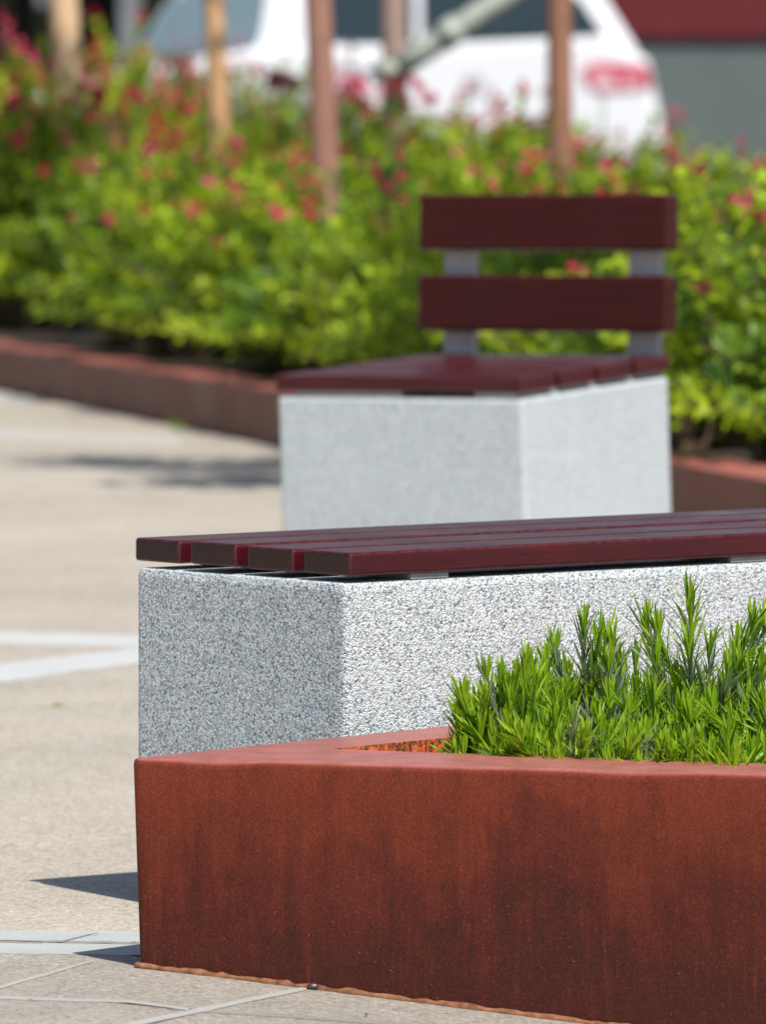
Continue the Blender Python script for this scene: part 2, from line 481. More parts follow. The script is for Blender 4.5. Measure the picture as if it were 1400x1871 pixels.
# ------------------------------------------------------------------ near planter
P0 = Vector((-.2925, 10.74)); PR = Vector((.433, 10.515)); AP = Vector((-.0608, 10.874))
fd = (PR - P0).normalized(); XR = 1.5
front_far = P0 + fd * ((XR - P0.x) / fd.x)
in_dir = (Vector((.439, 10.663)) - AP).normalized()
front_in_far = AP + in_dir * ((XR - .12 - AP.x) / in_dir.x)
bd = (Vector((.079, 11.225)) - P0).normalized()
bk1 = P0 + bd * .62
bench_u = Vector((math.cos(R(39.7)), math.sin(R(39.7))))
bk2 = bk1 + bench_u * 1.5
bid = (Vector((.078, 11.043)) - AP).normalized()
bi1 = AP + bid * .30; bi2 = bi1 + bench_u * 1.45
PZ = .24
outer, inner = [], []
NF = 150
for i in range(NF):
    t = i / NF
    outer.append(front_far.lerp(P0, t)); inner.append(front_in_far.lerp(AP, t))
# small radius at the sharp corner
cr = .012
a_ = P0 - fd * -cr; b_ = P0 + bd * cr
outer = [q for q in outer if (q - P0).length > cr]; inner = inner[:len(outer)]
for k in range(7):
    t = k / 6
    outer.append((a_ * (1 - t) ** 2 + P0 * 2 * t * (1 - t) + b_ * t * t)); inner.append(AP.copy())
NB = 40
for i in range(1, NB + 1):
    t = i / NB; outer.append(b_.lerp(bk1, t)); inner.append(AP.lerp(bi1, t))
for i in range(1, NB + 1):
    t = i / NB; outer.append(bk1.lerp(bk2, t)); inner.append(bi1.lerp(bi2, t))
for i in range(1, NB):
    t = i / (NB - 1); outer.append(bk2.lerp(front_far, t)); inner.append(bi2.lerp(front_in_far, t))
planter = empty('steel_planter', (P0.x, P0.y, 0), 'large rust-red steel planter with a sharp corner, holding lavender before the long bench', 'planter')
loc0 = Vector((P0.x, P0.y, 0))
def wave(x):
    """hammered, slightly uneven rim"""
    px = CX + x * 1590
    g = lambda c, wd: math.exp(-((px - c) / wd) ** 2)
    return -.0044 * g(390, 62) + .0014 * g(520, 60) - .0044 * g(1150, 75) + .0006 * g(1290, 60) - .0008 * g(860, 60)
V, Fc = [], []
prof_n = 0
for i, (q, r) in enumerate(zip(outer, inner)):
    prev, nxt = outer[max(i - 1, 0)], outer[min(i + 1, len(outer) - 1)]
    d = (nxt - prev).normalized()
    n = Vector((d.y, -d.x))                      # pushes to the outside
    if n.dot(q - Vector((.5, 11.0))) < 0: n = -n
    isfront = i <= NF
    wv = wave(q.x) if isfront else 0
    ins = (r - q).normalized()
    bz = zg(q.x, q.y) - .03
    rows = []
    lean = Vector((.009, 0.0))
    for k in range(7):
        t = k / 6
        z = bz + (PZ - .008 - bz) * t
        off = lean * (1 - t)
        z_here = z + wv * t
        rows.append(Vector((q.x + off.x, q.y + off.y, z_here)))
    for k in range(1, 7):                        # rolled edge
        a = math.pi / 2 * k / 6
        rr = .008
        p2 = q - n * (rr - rr * math.cos(a)) * (.5 if not isfront else 1)
        fade = 1 - .55 * k / 6
        rows.append(Vector((p2.x, p2.y, PZ - rr + rr * math.sin(a) + wv * fade)))
    flat0 = q.lerp(r, .16)
    rows.append(Vector((flat0.x, flat0.y, PZ + wv * .2)))
    rows.append(Vector((r.x, r.y, PZ)))
    prof_n = len(rows)
    V += [p - loc0 for p in rows]
for i in range(len(outer) - 1):
    for k in range(prof_n - 1):
        a = i * prof_n + k
        Fc.append((a, a + prof_n, a + prof_n + 1, a + 1))
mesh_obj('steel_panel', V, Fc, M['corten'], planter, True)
V, Fc = [], []
ring = inner
for r in ring:
    V += [Vector((r.x, r.y, PZ)) - loc0, Vector((r.x, r.y, PZ - .006)) - loc0, Vector((r.x, r.y, .17)) - loc0]
for i in range(len(ring) - 1):
    for k in range(2):
        a = i * 3 + k; Fc.append((a, a + 3, a + 4, a + 1))
mesh_obj('inner_lip', V, Fc, M['flaky'], planter)
# soil
V = [Vector((r.x, r.y, .196)) for r in ring]
cxy = Vector((.6, 11.0))
V2 = []
rnd = random.Random(3)
soil_pts = []
bm = bmesh.new()
vs = [bm.verts.new(v) for i, v in enumerate(V) if i == 0 or (v - V[i - 1]).length > 1e-5]
f = bm.faces.new(vs)
bmesh.ops.triangulate(bm, faces=[f])
o = bm_obj('soil', bm, M['soil']); tag(o, kind='structure')
# weld along the foot of the front panel
pts, rad = [], []
for i in range(161):
    t = i / 160
    q = P0.lerp(front_far, t * .75)
    x = q.x + .009 - .002
    y = q.y - .0035
    pts.append(Vector((x, y, zg(x, y) + .001 + .0012 * noise.noise(Vector((x * 60, 0, 1))))) - loc0)
    rad.append(.0046 + .0032 * noise.noise(Vector((x * 45, 3, 0))) + .0022 * noise.noise(Vector((x * 160, 7, 0))))
V, Fc = [], []
tube(V, Fc, pts, rad, 7)
mesh_obj('weld_bead', V, Fc, M['weld'], planter, True)
for px, py in ((572, 1806), (770, 1823)):
    g = ground_at(px, py)
    bm = bmesh.new()
    bmesh.ops.create_uvsphere(bm, u_segments=12, v_segments=8, radius=.0048)
    bmesh.ops.scale(bm, vec=(1.5, .9, .8), verts=bm.verts)
    b = bm_obj('bolt', bm, M['bolt'], planter, True)
    b.location = g + Vector((0, -.010, .004)) - loc0

# ------------------------------------------------------------------ long bench
Fp = at(640, 1010, .45)
bench = empty('park_bench', (Fp.x, Fp.y, 0), 'long backless bench of four maroon planks on a washed concrete block behind the lavender planter', 'bench', rot=(0, 0, R(39.7)))
PW, GP, TH, W1, L1 = .0890, .0212, .0285, .4196, 1.9
def plank_bm(x0, x1, y0, y1, z0, z1, bev=.004):
    bm = bmesh.new()
    nseg = 1
    box_bm(x0, x1, y0, y1, z0, z1, bev, 3, bm)
    bm.normal_update()
    for f in bm.faces:
        if abs(f.normal.x) > .8: f.material_index = 1
    return bm
for k in range(4):
    y0 = k * (PW + GP)
    bm = plank_bm(0, L1, 0, PW, -TH, 0)
    ob = bm_obj('seat_plank', bm, M['wood'], bench)
    ob.location = ((0, .0012, -.001, .0004)[k], y0 + (0, .0008, -.0010, .0006)[k], .45 + (0, -.0006, .0007, -.0003)[k]); ob.data.materials.append(M['wood_end'])
# block with a chamfered rim and softened vertical edges
def block_bm(x0, x1, y0, y1, z0, z1, ch=.009, edge=.010):
    bm = bmesh.new()
    bmesh.ops.create_cube(bm, size=1)
    for v in bm.verts:
        v.co = Vector((x0 + (v.co.x + .5) * (x1 - x0), y0 + (v.co.y + .5) * (y1 - y0), z0 + (v.co.z + .5) * (z1 - z0)))
    top = [e for e in bm.edges if all(v.co.z > z1 - 1e-5 for v in e.verts)]
    vert = [e for e in bm.edges if abs(e.verts[0].co.z - e.verts[1].co.z) > 1e-4]
    bmesh.ops.bevel(bm, geom=vert, offset=edge, segments=4, profile=.5, affect='EDGES')
    top = [e for e in bm.edges if all(v.co.z > z1 - 1e-5 for v in e.verts) and len(e.link_faces) == 2]
    bmesh.ops.bevel(bm, geom=top, offset=ch, segments=2, profile=.6, affect='EDGES')
    return bm
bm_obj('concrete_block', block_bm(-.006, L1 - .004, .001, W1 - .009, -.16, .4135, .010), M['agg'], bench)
for x in (.10, .62, 1.14, 1.68):
    bm_obj('steel_bracket', box_bm(x, x + .06, .006, W1 - .01, .4137, .4213, .0008), M['galv'], bench)

# ------------------------------------------------------------------ seat with backrest
Sp = at(955, 689, .45)
rot2 = Matrix.Rotation(R(-1.7), 4, 'Y') @ Matrix.Rotation(R(1.45), 4, 'X') @ Matrix.Rotation(R(-30), 4, 'Z')
origin2 = Sp - (rot2 @ Vector((0, 0, .45)))
chair = empty('park_bench', origin2, 'short single bench with two-slat maroon backrest on a pale concrete block by the flowering hedge', 'bench', rot=rot2.to_euler())
W2, L2 = .55, .508
pw2, gp2 = .122, .0207
for k in range(4):
    y0 = k * (pw2 + gp2)
    ob = bm_obj('seat_plank', plank_bm(-L2, 0, 0, pw2, -TH, 0), M['wood'], chair)
    ob.location = (0, y0, .45); ob.data.materials.append(M['wood'])
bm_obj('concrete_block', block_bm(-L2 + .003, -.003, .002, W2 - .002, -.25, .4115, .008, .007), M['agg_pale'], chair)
for x in (-.335, -.10):
    bm_obj('steel_bracket', box_bm(x - .13 * (x < -.2), x + .085, .004, W2 - .01, .4117, .4213, .0008), M['galv'], chair)
lean = R(5.4)
def back_pt(y, z): return Matrix.Translation((0, W2 - .044, .50)) @ Matrix.Rotation(-lean, 4, 'X')
BM = Matrix.Translation((0, W2 - .046, .485)) @ Matrix.Rotation(-lean, 4, 'X')
for z0, z1 in ((.010, .112), (.158, .260)):
    ob = bm_obj('back_slat', plank_bm(-L2 + .006, .018, 0, .044, z0, z1, .006), M['wood_back'], chair)
    ob.matrix_local = BM; ob.data.materials.append(M['wood_back'])
for x in (-L2 + .036, -.086):
    ob = bm_obj('back_post', box_bm(x, x + .066, .045, .057, -.20, .252, .002), M['post'], chair)
    ob.matrix_local = BM

# ------------------------------------------------------------------ leaves
def leaf(V, Fc, Cc, p, d, up, ln, wd, col, fold=.25, curl=0.0):
    """pointed leaf of two folded halves, three cross rows"""
    side = d.cross(up)
    if side.length < 1e-4: side = d.orthogonal()
    side.normalize(); nrm = side.cross(d).normalized()
    b = len(V)
    mid = p + d * ln * .5 + nrm * curl * ln * .5
    tip = p + d * ln - nrm * curl * ln * .35
    V += [p, mid - side * wd * .5 + nrm * wd * fold, mid, mid + side * wd * .5 + nrm * wd * fold, tip]
    Cc += [col] * 5
    Fc += [(b, b + 2, b + 1), (b, b + 3, b + 2), (b + 1, b + 2, b + 4), (b + 2, b + 3, b + 4)]

def rand_dir(rnd, zmin=-.2):
    while True:
        v = Vector((rnd.uniform(-1, 1), rnd.uniform(-1, 1), rnd.uniform(-1, 1)))
        if .05 < v.length < 1:
            v.normalize()
            if v.z > zmin: return v

def shade(col, rnd, a=.2):
    k = 1 + rnd.uniform(-a, a)
    return (col[0] * k * (1 + rnd.uniform(-.08, .08)), col[1] * k, col[2] * k * (1 + rnd.uniform(-.2, .2)))

YG = (.36, .47, .018); MG = (.17, .29, .02); DG = (.07, .15, .02)
def make_shrub(seed):
    rnd = random.Random(seed)
    V, Fc, Cc = [], [], []
    SV, SF = [], []
    tips = []
    for s in range(185):
        d = rand_dir(rnd, -.05)
        lump = .78 + .52 * noise.noise(Vector((d.x * 1.7 + seed, d.y * 1.7, d.z * 1.7))) + rnd.uniform(-.10, .10)
        if rnd.random() < .12 and d.z > .3: lump += .12
        tip = Vector((d.x * .60 * lump, d.y * .60 * lump, .22 + d.z * .46 * lump - .10 * max(0, .35 - d.z) * rnd.random()))
        base = Vector((rnd.uniform(-.14, .14), rnd.uniform(-.14, .14), -.02))
        ctrl = base.lerp(tip, .5) + Vector((0, 0, .10))
        pts = [base * (1 - t) ** 2 + ctrl * 2 * t * (1 - t) + tip * t * t for t in (0, .25, .5, .75, 1)]
        tube(SV, SF, pts, [.0045, .004, .003, .002, .0012], 4, False)
        u = rnd.random()
        u = .25 + .5 * u + .75 * noise.noise(Vector((d.x * 2.1, d.y * 2.1 + seed, d.z * 2.1)))
        main = YG if u < .52 else (MG if u < .80 else DG)
        nl = 34
        for j in range(nl):
            t = .30 + .70 * (j / (nl - 1)) ** .8
            q = base * (1 - t) ** 2 + ctrl * 2 * t * (1 - t) + tip * t * t
            ax = (tip - base).normalized()
            o_ = rand_dir(rnd, -1); o_ = (o_ - ax * o_.dot(ax)).normalized()
            dl = (ax * rnd.uniform(.2, .7) + o_ + Vector((0, 0, .15))).normalized()
            ln = rnd.uniform(.028, .052)
            upv = (d + Vector((0, 0, .8)) + rand_dir(rnd, -1) * .5).normalized()
            leaf(V, Fc, Cc, q + o_ * .004, dl, upv, ln, ln * rnd.uniform(.48, .62), shade(main, rnd), .18, rnd.uniform(-.1, .2))
        if d.z > .15: tips.append((tip.copy(), d.copy()))
    rnd.shuffle(tips)
    tips.sort(key=lambda q: -q[1].z + rnd.uniform(-.35, .35))
    return (V, Fc, Cc), (SV, SF), tips

def make_flower(seed, col):
    rnd = random.Random(seed)
    V, Fc, Cc = [], [], []
    for j in range(9):
        d = rand_dir(rnd, -.5); p = rand_dir(rnd, -1) * .007
        leaf(V, Fc, Cc, p, d, rand_dir(rnd, -1), rnd.uniform(.012, .019), rnd.uniform(.010, .015), shade(col, rnd, .2), .1)
    me = bpy.data.meshes.new('flower'); me.from_pydata([tuple(v) for v in V], [], Fc); me.update()
    a = me.color_attributes.new('tint', 'FLOAT_COLOR', 'POINT')
    a.data.foreach_set('color', [q for c in Cc for q in (c[0], c[1], c[2], 1.0)])
    me.materials.append(M['red'])
    return me
flower_me = [make_flower(1, (.62, .010, .085)), make_flower(2, (.72, .025, .15)), make_flower(3, (.34, .006, .05)), make_flower(4, (.80, .09, .24)), make_flower(5, (.85, .30, .42)), make_flower(6, (.88, .62, .68))]
STALK = []
for sd in range(5):
    rnd = random.Random(200 + sd)
    V, Fc, Cc = [], [], []
    tube(V, Fc, [Vector((0, 0, 0)), Vector((.004, .003, .08)), Vector((0, 0, .15))], [.003, .0022, .0015], 4, False)
    Cc += [(.10, .12, .04)] * len(V)
    for w_ in range(6):
        leaf(V, Fc, Cc, Vector((.003, .002, .03 + .02 * w_)), rand_dir(rnd, 0), Vector((0, 0, 1)), rnd.uniform(.02, .035), .014, shade(MG, rnd), .15)
    o = mesh_obj('flower_stalk', V, Fc, M['leaf'], None, False, Cc)
    STALK.append(o.data); bpy.data.objects.remove(o)
PR_ = []
for sd in (11, 23, 37, 51):
    lf, st, tips = make_shrub(sd)
    a = mesh_obj('foliage', lf[0], lf[1], M['leaf'], None, False, lf[2]); b = mesh_obj('stem', st[0], st[1], M['stem'])
    PR_.append((a, b, tips))

WALL = [Vector((-2.1, 30.6)), Vector((-.275, 23.3)), Vector((.61, 19.2)), Vector((1.35, 15.8))]
def wall_x(D):
    for a, b in zip(WALL, WALL[1:]):
        if b.y <= D <= a.y: return a.x + (b.x - a.x) * (a.y - D) / (a.y - b.y)
    return -.275 - .2418 * (D - 23.3)
G1 = 'red-flowered shrubs planted in the raised bed'
used = {}
# X, distance, width scale, height scale, prototype, turn, flowers, label
SH = [
 (0.44, 19.6, 1.0, 0.98, 1, 1.1, 10, 'red-flowered shrub at the right edge of the photo behind the short bench'),
 (0.44, 20.7, 0.98, 0.95, 2, 2.0, 10, 'flowering shrub just beyond the short bench, bulging over the rusty wall beside its block'),
 (0.44, 21.8, 0.95, 0.95, 3, 3.2, 9, "flowering shrub directly behind the right post of the short bench's backrest"),
 (0.44, 22.8, 0.92, 0.92, 0, 4.1, 9, "flowering shrub directly behind the left post of the short bench's backrest"),
 (0.42, 23.8, 0.92, 0.84, 1, 5.2, 9, "low flowering shrub between the pinkish trunk and the short bench's backrest"),
 (0.42, 24.8, 0.95, 0.84, 2, 0.7, 7, 'low bright shrub over the rusty wall just in front of the pinkish trunk'),
 (0.4, 25.8, 1.0, 0.82, 3, 1.9, 7, 'bright yellow-green shrub bulging over the rusty wall below the orange-tan trunk'),
 (0.42, 26.6, 0.76, 0.95, 1, 3.9, 8, 'flowering shrub over the rusty wall between the tan trunk and the orange-tan trunk'),
 (0.42, 28.1, 1.0, 1.18, 0, 5.6, 12, 'flowering shrub over the rusty wall below the slim tan trunk'),
 (0.44, 29.4, 1.0, 1.3, 2, 2.6, 14, 'tall flowering shrub over the rusty wall at the left edge of the photo'),
 (1.32, 23.4, 1.0, .84, 2, 4.4, 12, "second-row flowering shrub below the building's grey base, cut by the photo's right edge"),
 (1.32, 24.6, 1.0, .88, 3, 0.9, 12, "second-row flowering shrub behind the top slat, below the car's tail lamp"),
 (1.32, 25.9, 0.9, 1.0, 0, 2.2, 12, 'second-row flowering shrub at the foot of the rust-brown trunk'),
 (1.32, 27.3, 0.9, 1.0, 1, 3.3, 12, 'second-row flowering shrub at the foot of the greyish trunk with the strut'),
 (1.32, 28.9, 1.0, .76, 2, 5.0, 12, 'second-row flowering shrub between the orange-tan trunk and the pinkish trunk'),
 (1.32, 30.6, 1.1, 1.02, 3, 1.4, 16, 'second-row flowering shrub between the tan trunk and the orange-tan trunk'),
 (2.2, 26.4, 1.0, .88, 1, 0.2, 12, "third-row flowering shrub just in front of the building's grey base"),
 (2.2, 28.0, 1.0, .88, 0, 1.6, 12, "third-row flowering shrub hiding the white car's rear bumper"),
 (2.2, 29.8, 1.0, 1.0, 3, 2.9, 12, 'third-row flowering shrub hiding the white car below its fuel flap'),
 (2.2, 31.6, 1.0, 1.0, 2, 4.0, 30, "third-row flowering shrub hiding the white car's sill beside the pinkish trunk"),
 (2.2, 33.6, 1.1, 1.0, 1, 5.3, 16, 'third-row tall shrub hiding the white car below its front door window'),
 (2.02, 35.0, 1.2, 1.22, 0, 0.5, 18, "third-row tall shrub below the dark doorway at the photo's left edge"),
 (3.2, 32.5, 1.1, .9, 2, 1.0, 10, "farthest-row shrub between the rust-brown trunk and the car's rear bumper"),
 (3.2, 35.0, 1.1, .92, 3, 2.4, 12, 'farthest-row shrub directly behind the greyish trunk with the strut'),
 (3.3, 38.5, 1.3, 1.1, 1, 3.7, 16, 'farthest-row tall shrub directly behind the orange-tan trunk'),
 (3.6, 42.0, 1.4, 1.22, 0, 4.8, 18, 'farthest-row tall shrub below the pale pillar of the building'),
]
LB = {}
frnd = random.Random(77)
fcopies = 0
first_f = {}
for i, (off, D, wsx, hs, pi_, turn, nf, lb) in enumerate(SH):
    x = wall_x(D) + off
    t = empty('flowering_shrub', (x, D, .10), lb, 'shrub', G1, (0, 0, turn))
    t.scale = (wsx, wsx, hs * 1.0)
    fo, st, tips = PR_[pi_]
    if pi_ not in used:
        used[pi_] = 1; a, b = fo, st
    else:
        a, b = fo.copy(), st.copy(); C.objects.link(a); C.objects.link(b)
    a.parent = t; b.parent = t
    far_row = off > 1.0
    nb = int(nf * (1.2 if not far_row else 1.6)) * (3 if i in (8, 9, 15, 21, 25) else 1)
    clus = [frnd.choice(tips[:40])[0] for _ in range(3)]
    spots_ = []
    for q, d in frnd.sample(tips[:60], min(nb, 60)): spots_.append((q + d * .012 + Vector((0, 0, .012)), 0))
    for c in clus:                                          # flowers sit together in loose clusters
        for _ in range(3 if not far_row else 4):
            spots_.append((c + Vector((frnd.uniform(-.09, .09), frnd.uniform(-.09, .09), frnd.uniform(.0, .05))), 0))
    for _ in range(3 if not far_row else 9):               # thin flowering stalks standing clear of the leaves
        q = frnd.choice(tips[:60])[0]
        hgt = frnd.uniform(.04, .15)
        sk = bpy.data.objects.new('flower_stalk', frnd.choice(STALK)); C.objects.link(sk); sk.parent = t
        sk.location = q - Vector((0, 0, .05)); sk.scale = (1, 1, (hgt + .05) / .15)
        sk.rotation_euler = (frnd.uniform(-.25, .25), frnd.uniform(-.25, .25), frnd.uniform(0, 6))
        bpy_m = Euler(sk.rotation_euler).to_matrix()
        top = sk.location + bpy_m @ Vector((0, 0, hgt + .05))
        spots_.append((top, 1))
        if frnd.random() < .6: spots_.append((q.lerp(top, .72) + Vector((frnd.uniform(-.02, .02), 0, 0)), 1))
    if i in (14, 19):                                       # added blossom, stand-in for a red tail-light patch by the white car
        (ax0, ax1, ay0, ay1, cnt) = (492, 552, 134, 166, 12) if i == 14 else (616, 694, 134, 194, 24)
        sD = F / D
        for _ in range(cnt):
            wx = (frnd.uniform(ax0, ax1) - CX) / sD - x; wz = H - frnd.uniform(ay0, ay1) / sD - .10
            loc = Matrix.Rotation(-turn, 3, 'Z') @ Vector((wx, frnd.uniform(-.06, .06), 0)) / wsx
            spots_.append((Vector((loc.x, loc.y, wz / hs)), 2))
            if frnd.random() < .5:
                sk = bpy.data.objects.new('flower_stalk', frnd.choice(STALK)); C.objects.link(sk); sk.parent = t
                sk.location = (loc.x, loc.y, wz / hs - .24); sk.scale = (1, 1, 1.6)
    for p, kind_ in spots_:
        me = flower_me[frnd.choice((0, 0, 1, 1, 2, 3))] if kind_ < 2 else flower_me[2 if i == 14 else frnd.choice((4, 4, 3, 5))]
        f_ = bpy.data.objects.new('flower', me); C.objects.link(f_); f_.parent = t
        f_.location = p
        k = frnd.uniform(.8, 1.5) * (1.5 if kind_ == 2 else (1.35 if i in (8, 9, 15, 21, 25) else 1)); f_.scale = (k / wsx, k / wsx, k / hs)
        f_.rotation_euler = (frnd.uniform(0, 6), frnd.uniform(0, 6), frnd.uniform(0, 6))
    SH[i] = t

# low wall of the raised bed
edging = empty('steel_edging', (WALL[1].x, WALL[1].y, 0), 'low rusty steel edging wall that holds the flowering hedge behind the benches', 'edging wall')
V, Fc = [], []
path = []
RUN = [Vector((-4.6, 40.5))] + WALL[:-1] + [Vector((1.42, 15.5)), Vector((9, 14.9))]
for a, b in zip(RUN, RUN[1:]):
    n_ = 40
    path += [a.lerp(b, i / n_) for i in range(n_)]
path.append(RUN[-1])
for i, q in enumerate(path):
    d = (path[min(i + 1, len(path) - 1)] - path[max(i - 1, 0)]).normalized()
    n = Vector((d.y, -d.x))
    if n.x > 0: n = -n                     # outside is towards -x
    wob = max(-.03, min(.012, .012 - (q.y - 19.0) * .0048)) + .004 * noise.noise(Vector((q.y * 1.7, 0, 0)))
    for off, z in ((0, -.05), (0, .08), (0, .138), (-.002, .144), (-.008, .148), (-.15, .148), (-.152, .02)):
        p = q - n * (-off)
        p = q + n * off
        V.append(Vector((p.x, p.y, z + wob * (z > .1))) - Vector((WALL[1].x, WALL[1].y, 0)))
for i in range(len(path) - 1):
    for k in range(6):
        a = i * 7 + k; Fc.append((a, a + 7, a + 8, a + 1))
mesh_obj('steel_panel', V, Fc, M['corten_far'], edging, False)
bed = [(p.x + .10, p.y, .12) for p in RUN[:-2]] + [(1.5, 15.58, .12), (9, 15.0, .12), (9, 46, .12), (-4.5, 46, .12)]
o = mesh_obj('bed_soil', bed, [tuple(range(len(bed)))], M['soil']); tag(o, kind='structure')

# ------------------------------------------------------------------ young trees
def make_crown(seed, rx=.75, rz=.8, n=1400):
    rnd = random.Random(seed); V, Fc, Cc = [], [], []
    cl = [(rand_dir(rnd, -1) * rnd.uniform(.3, .85)) for _ in range(26)]
    for _ in range(n):
        c = rnd.choice(cl)
        p = c + rand_dir(rnd, -1) * rnd.uniform(0, .30)
        p = Vector((p.x * rx, p.y * rx, p.z * rz))
        leaf(V, Fc, Cc, p, rand_dir(rnd, -.6), rand_dir(rnd, 0), rnd.uniform(.06, .10), rnd.uniform(.035, .05), shade(MG, rnd, .3), .15)
    return V, Fc, Cc
crown_me = []
def tree(px0, py0, px1, D, dia, mat, label, ztop=2.7, seed=1, crown=(.8, .9), cxo=0.0, cyo=0.0):
    """px0 at the frame's top edge, px1 where the trunk meets the plants (row py0)"""
    s = F / D
    x_top = (px0 - CX) / s; x_low = (px1 - CX) / s; z_low = H - py0 / s
    sl = (x_top - x_low) / (H - z_low)
    xb = x_low - sl * (z_low - .1)
    t = empty('young_tree', (xb, D, .1), label, 'tree', 'young trees rising out of the flowering hedge')
    V, Fc = [], []
    hs = [0, .3, .6, .9, 1.2, 1.7, 2.2, ztop]
    pts = [Vector((sl * h + .006 * noise.noise(Vector((h * 2, seed, 0))), .01 * noise.noise(Vector((h, 4, seed))), h - .06)) for h in hs]
    tube(V, Fc, pts, [dia / 2 * (1.06 - .10 * h) for h in hs], 14)
    top = pts[-1]; rnd = random.Random(seed)
    for k in range(6):
        b = pts[-2].lerp(top, rnd.random())
        e = b + Vector((math.cos(k * 1.05 + seed), math.sin(k * 1.05 + seed), rnd.uniform(.6, 1.3))) * .55
        tube(V, Fc, [b, b.lerp(e, .5) + Vector((0, 0, -.03)), e], [dia * .25, dia * .17, dia * .06], 6)
    mesh_obj('trunk', V, Fc, mat, t, True)
    cv = make_crown(seed, *crown)
    o = mesh_obj('crown', cv[0], cv[1], M['leaf'], t, False, cv[2])
    o.location = top + Vector((cxo, cyo, .55))
    return t
tree(119, 130, 127, 33.0, .103, M['t_tan'], 'slim tan tree trunk standing between the dark doorway and the pink flowers', seed=3)
tree(393, 240, 402, 29.0, .068, M['t_orange'], 'slim orange-tan tree trunk in front of the car\'s front door window', seed=5)
tree(583, 340, 597, 26.2, .079, M['t_pink'], 'smooth pinkish trunk in front of the white car\'s pillar, reaching lowest into the hedge', seed=7, crown=(.9, .8, 7500), cxo=-.38, cyo=.50)  # unseen crown enlarged and shifted to throw shade on the hedge's left end
tree(719, 190, 722, 31.0, .084, M['t_grey'], 'greyish trunk braced by the sloping metal strut', seed=9)
tree(1023, 210, 1024, 28.0, .078, M['t_rust'], 'rust-brown trunk in front of the rear window of the white car', seed=12)

# metal strut bracing the fourth trunk
DS = 30.9
sS = F / DS
def sp(px, py): return Vector(((px - CX) / sS, DS, H - py / sS))
A = sp(716, 130); B = sp(930, -8)
dirv = (B - A)
strut = empty('tree_brace', A, 'pale grey-green sloping metal tube clamped to the greyish trunk', 'tree brace')
V, Fc = [], []
tube(V, Fc, [Vector((.02, -.02, .01)), dirv * .25 + Vector((0, -.02, 0)), dirv * 4.2 + Vector((0, -.02, 0))], [.040, .041, .041], 14)
mesh_obj('tube', V, Fc, M['strut'], strut, True)
V, Fc = [], []
tube(V, Fc, [Vector((0, .1, -.045)), Vector((0, .1, .035))], [.062, .062], 18)
mesh_obj('clamp', V, Fc, M['strut'], strut, True)
V, Fc = [], []
tube(V, Fc, [dirv * .42 + Vector((0, -.02, 0)), dirv * .58 + Vector((0, -.02, 0))], [.049, .049], 14)
mesh_obj('sleeve', V, Fc, M['strut'], strut, True)

# unseen broad tree added just outside the frame to cast the ground shade
t = empty('young_tree', (1.75, 20.4, 0), 'unseen young tree added beside the short bench to dapple the ground with shade', 'tree')
V, Fc = [], []
tube(V, Fc, [Vector((0, 0, -.05)), Vector((.02, 0, 1.2)), Vector((-.05, 0, 2.4)), Vector((-.3, 0, 3.2))], [.075, .065, .055, .03], 12)
tube(V, Fc, [Vector((-.05, 0, 2.3)), Vector((-.5, .1, 2.75)), Vector((-1.0, .1, 3.0))], [.035, .025, .01], 8)
mesh_obj('trunk', V, Fc, M['t_grey'], t, True)
cv = make_crown(31, 1.05, .45, 5200)
o = mesh_obj('crown', cv[0], cv[1], M['leaf'], t, False, cv[2]); o.location = (-.69, -.25, 3.1)

# ------------------------------------------------------------------ lavender in the near planter
LG = (.29, .45, .022); LY = (.42, .56, .04); LD = (.10, .22, .025); GR = (.27, .34, .22); GD = (.17, .23, .15)
def blade(V, Fc, Cc, p, d, up, ln, wd, col, bend, rows=4):
    side = d.cross(up)
    if side.length < 1e-3: side = d.orthogonal()
    side.normalize(); nrm = side.cross(d).normalized()
    b = len(V)
    prof = (.62, .95, 1.0, .78)
    for k in range(rows):
        t = k / rows
        c = p + d * ln * t + nrm * bend * ln * t * t
        wk = wd * prof[k] * .5
        V += [c - side * wk + nrm * wk * .5, c, c + side * wk + nrm * wk * .5]
    V.append(p + d * ln * .97 + nrm * bend * ln)
    Cc += [col] * (rows * 3 + 1)
    for k in range(rows - 1):
        a = b + 3 * k
        Fc += [(a, a + 1, a + 4, a + 3), (a + 1, a + 2, a + 5, a + 4)]
    a = b + 3 * (rows - 1); tip = b + 3 * rows
    Fc += [(a, a + 1, tip), (a + 1, a + 2, tip)]

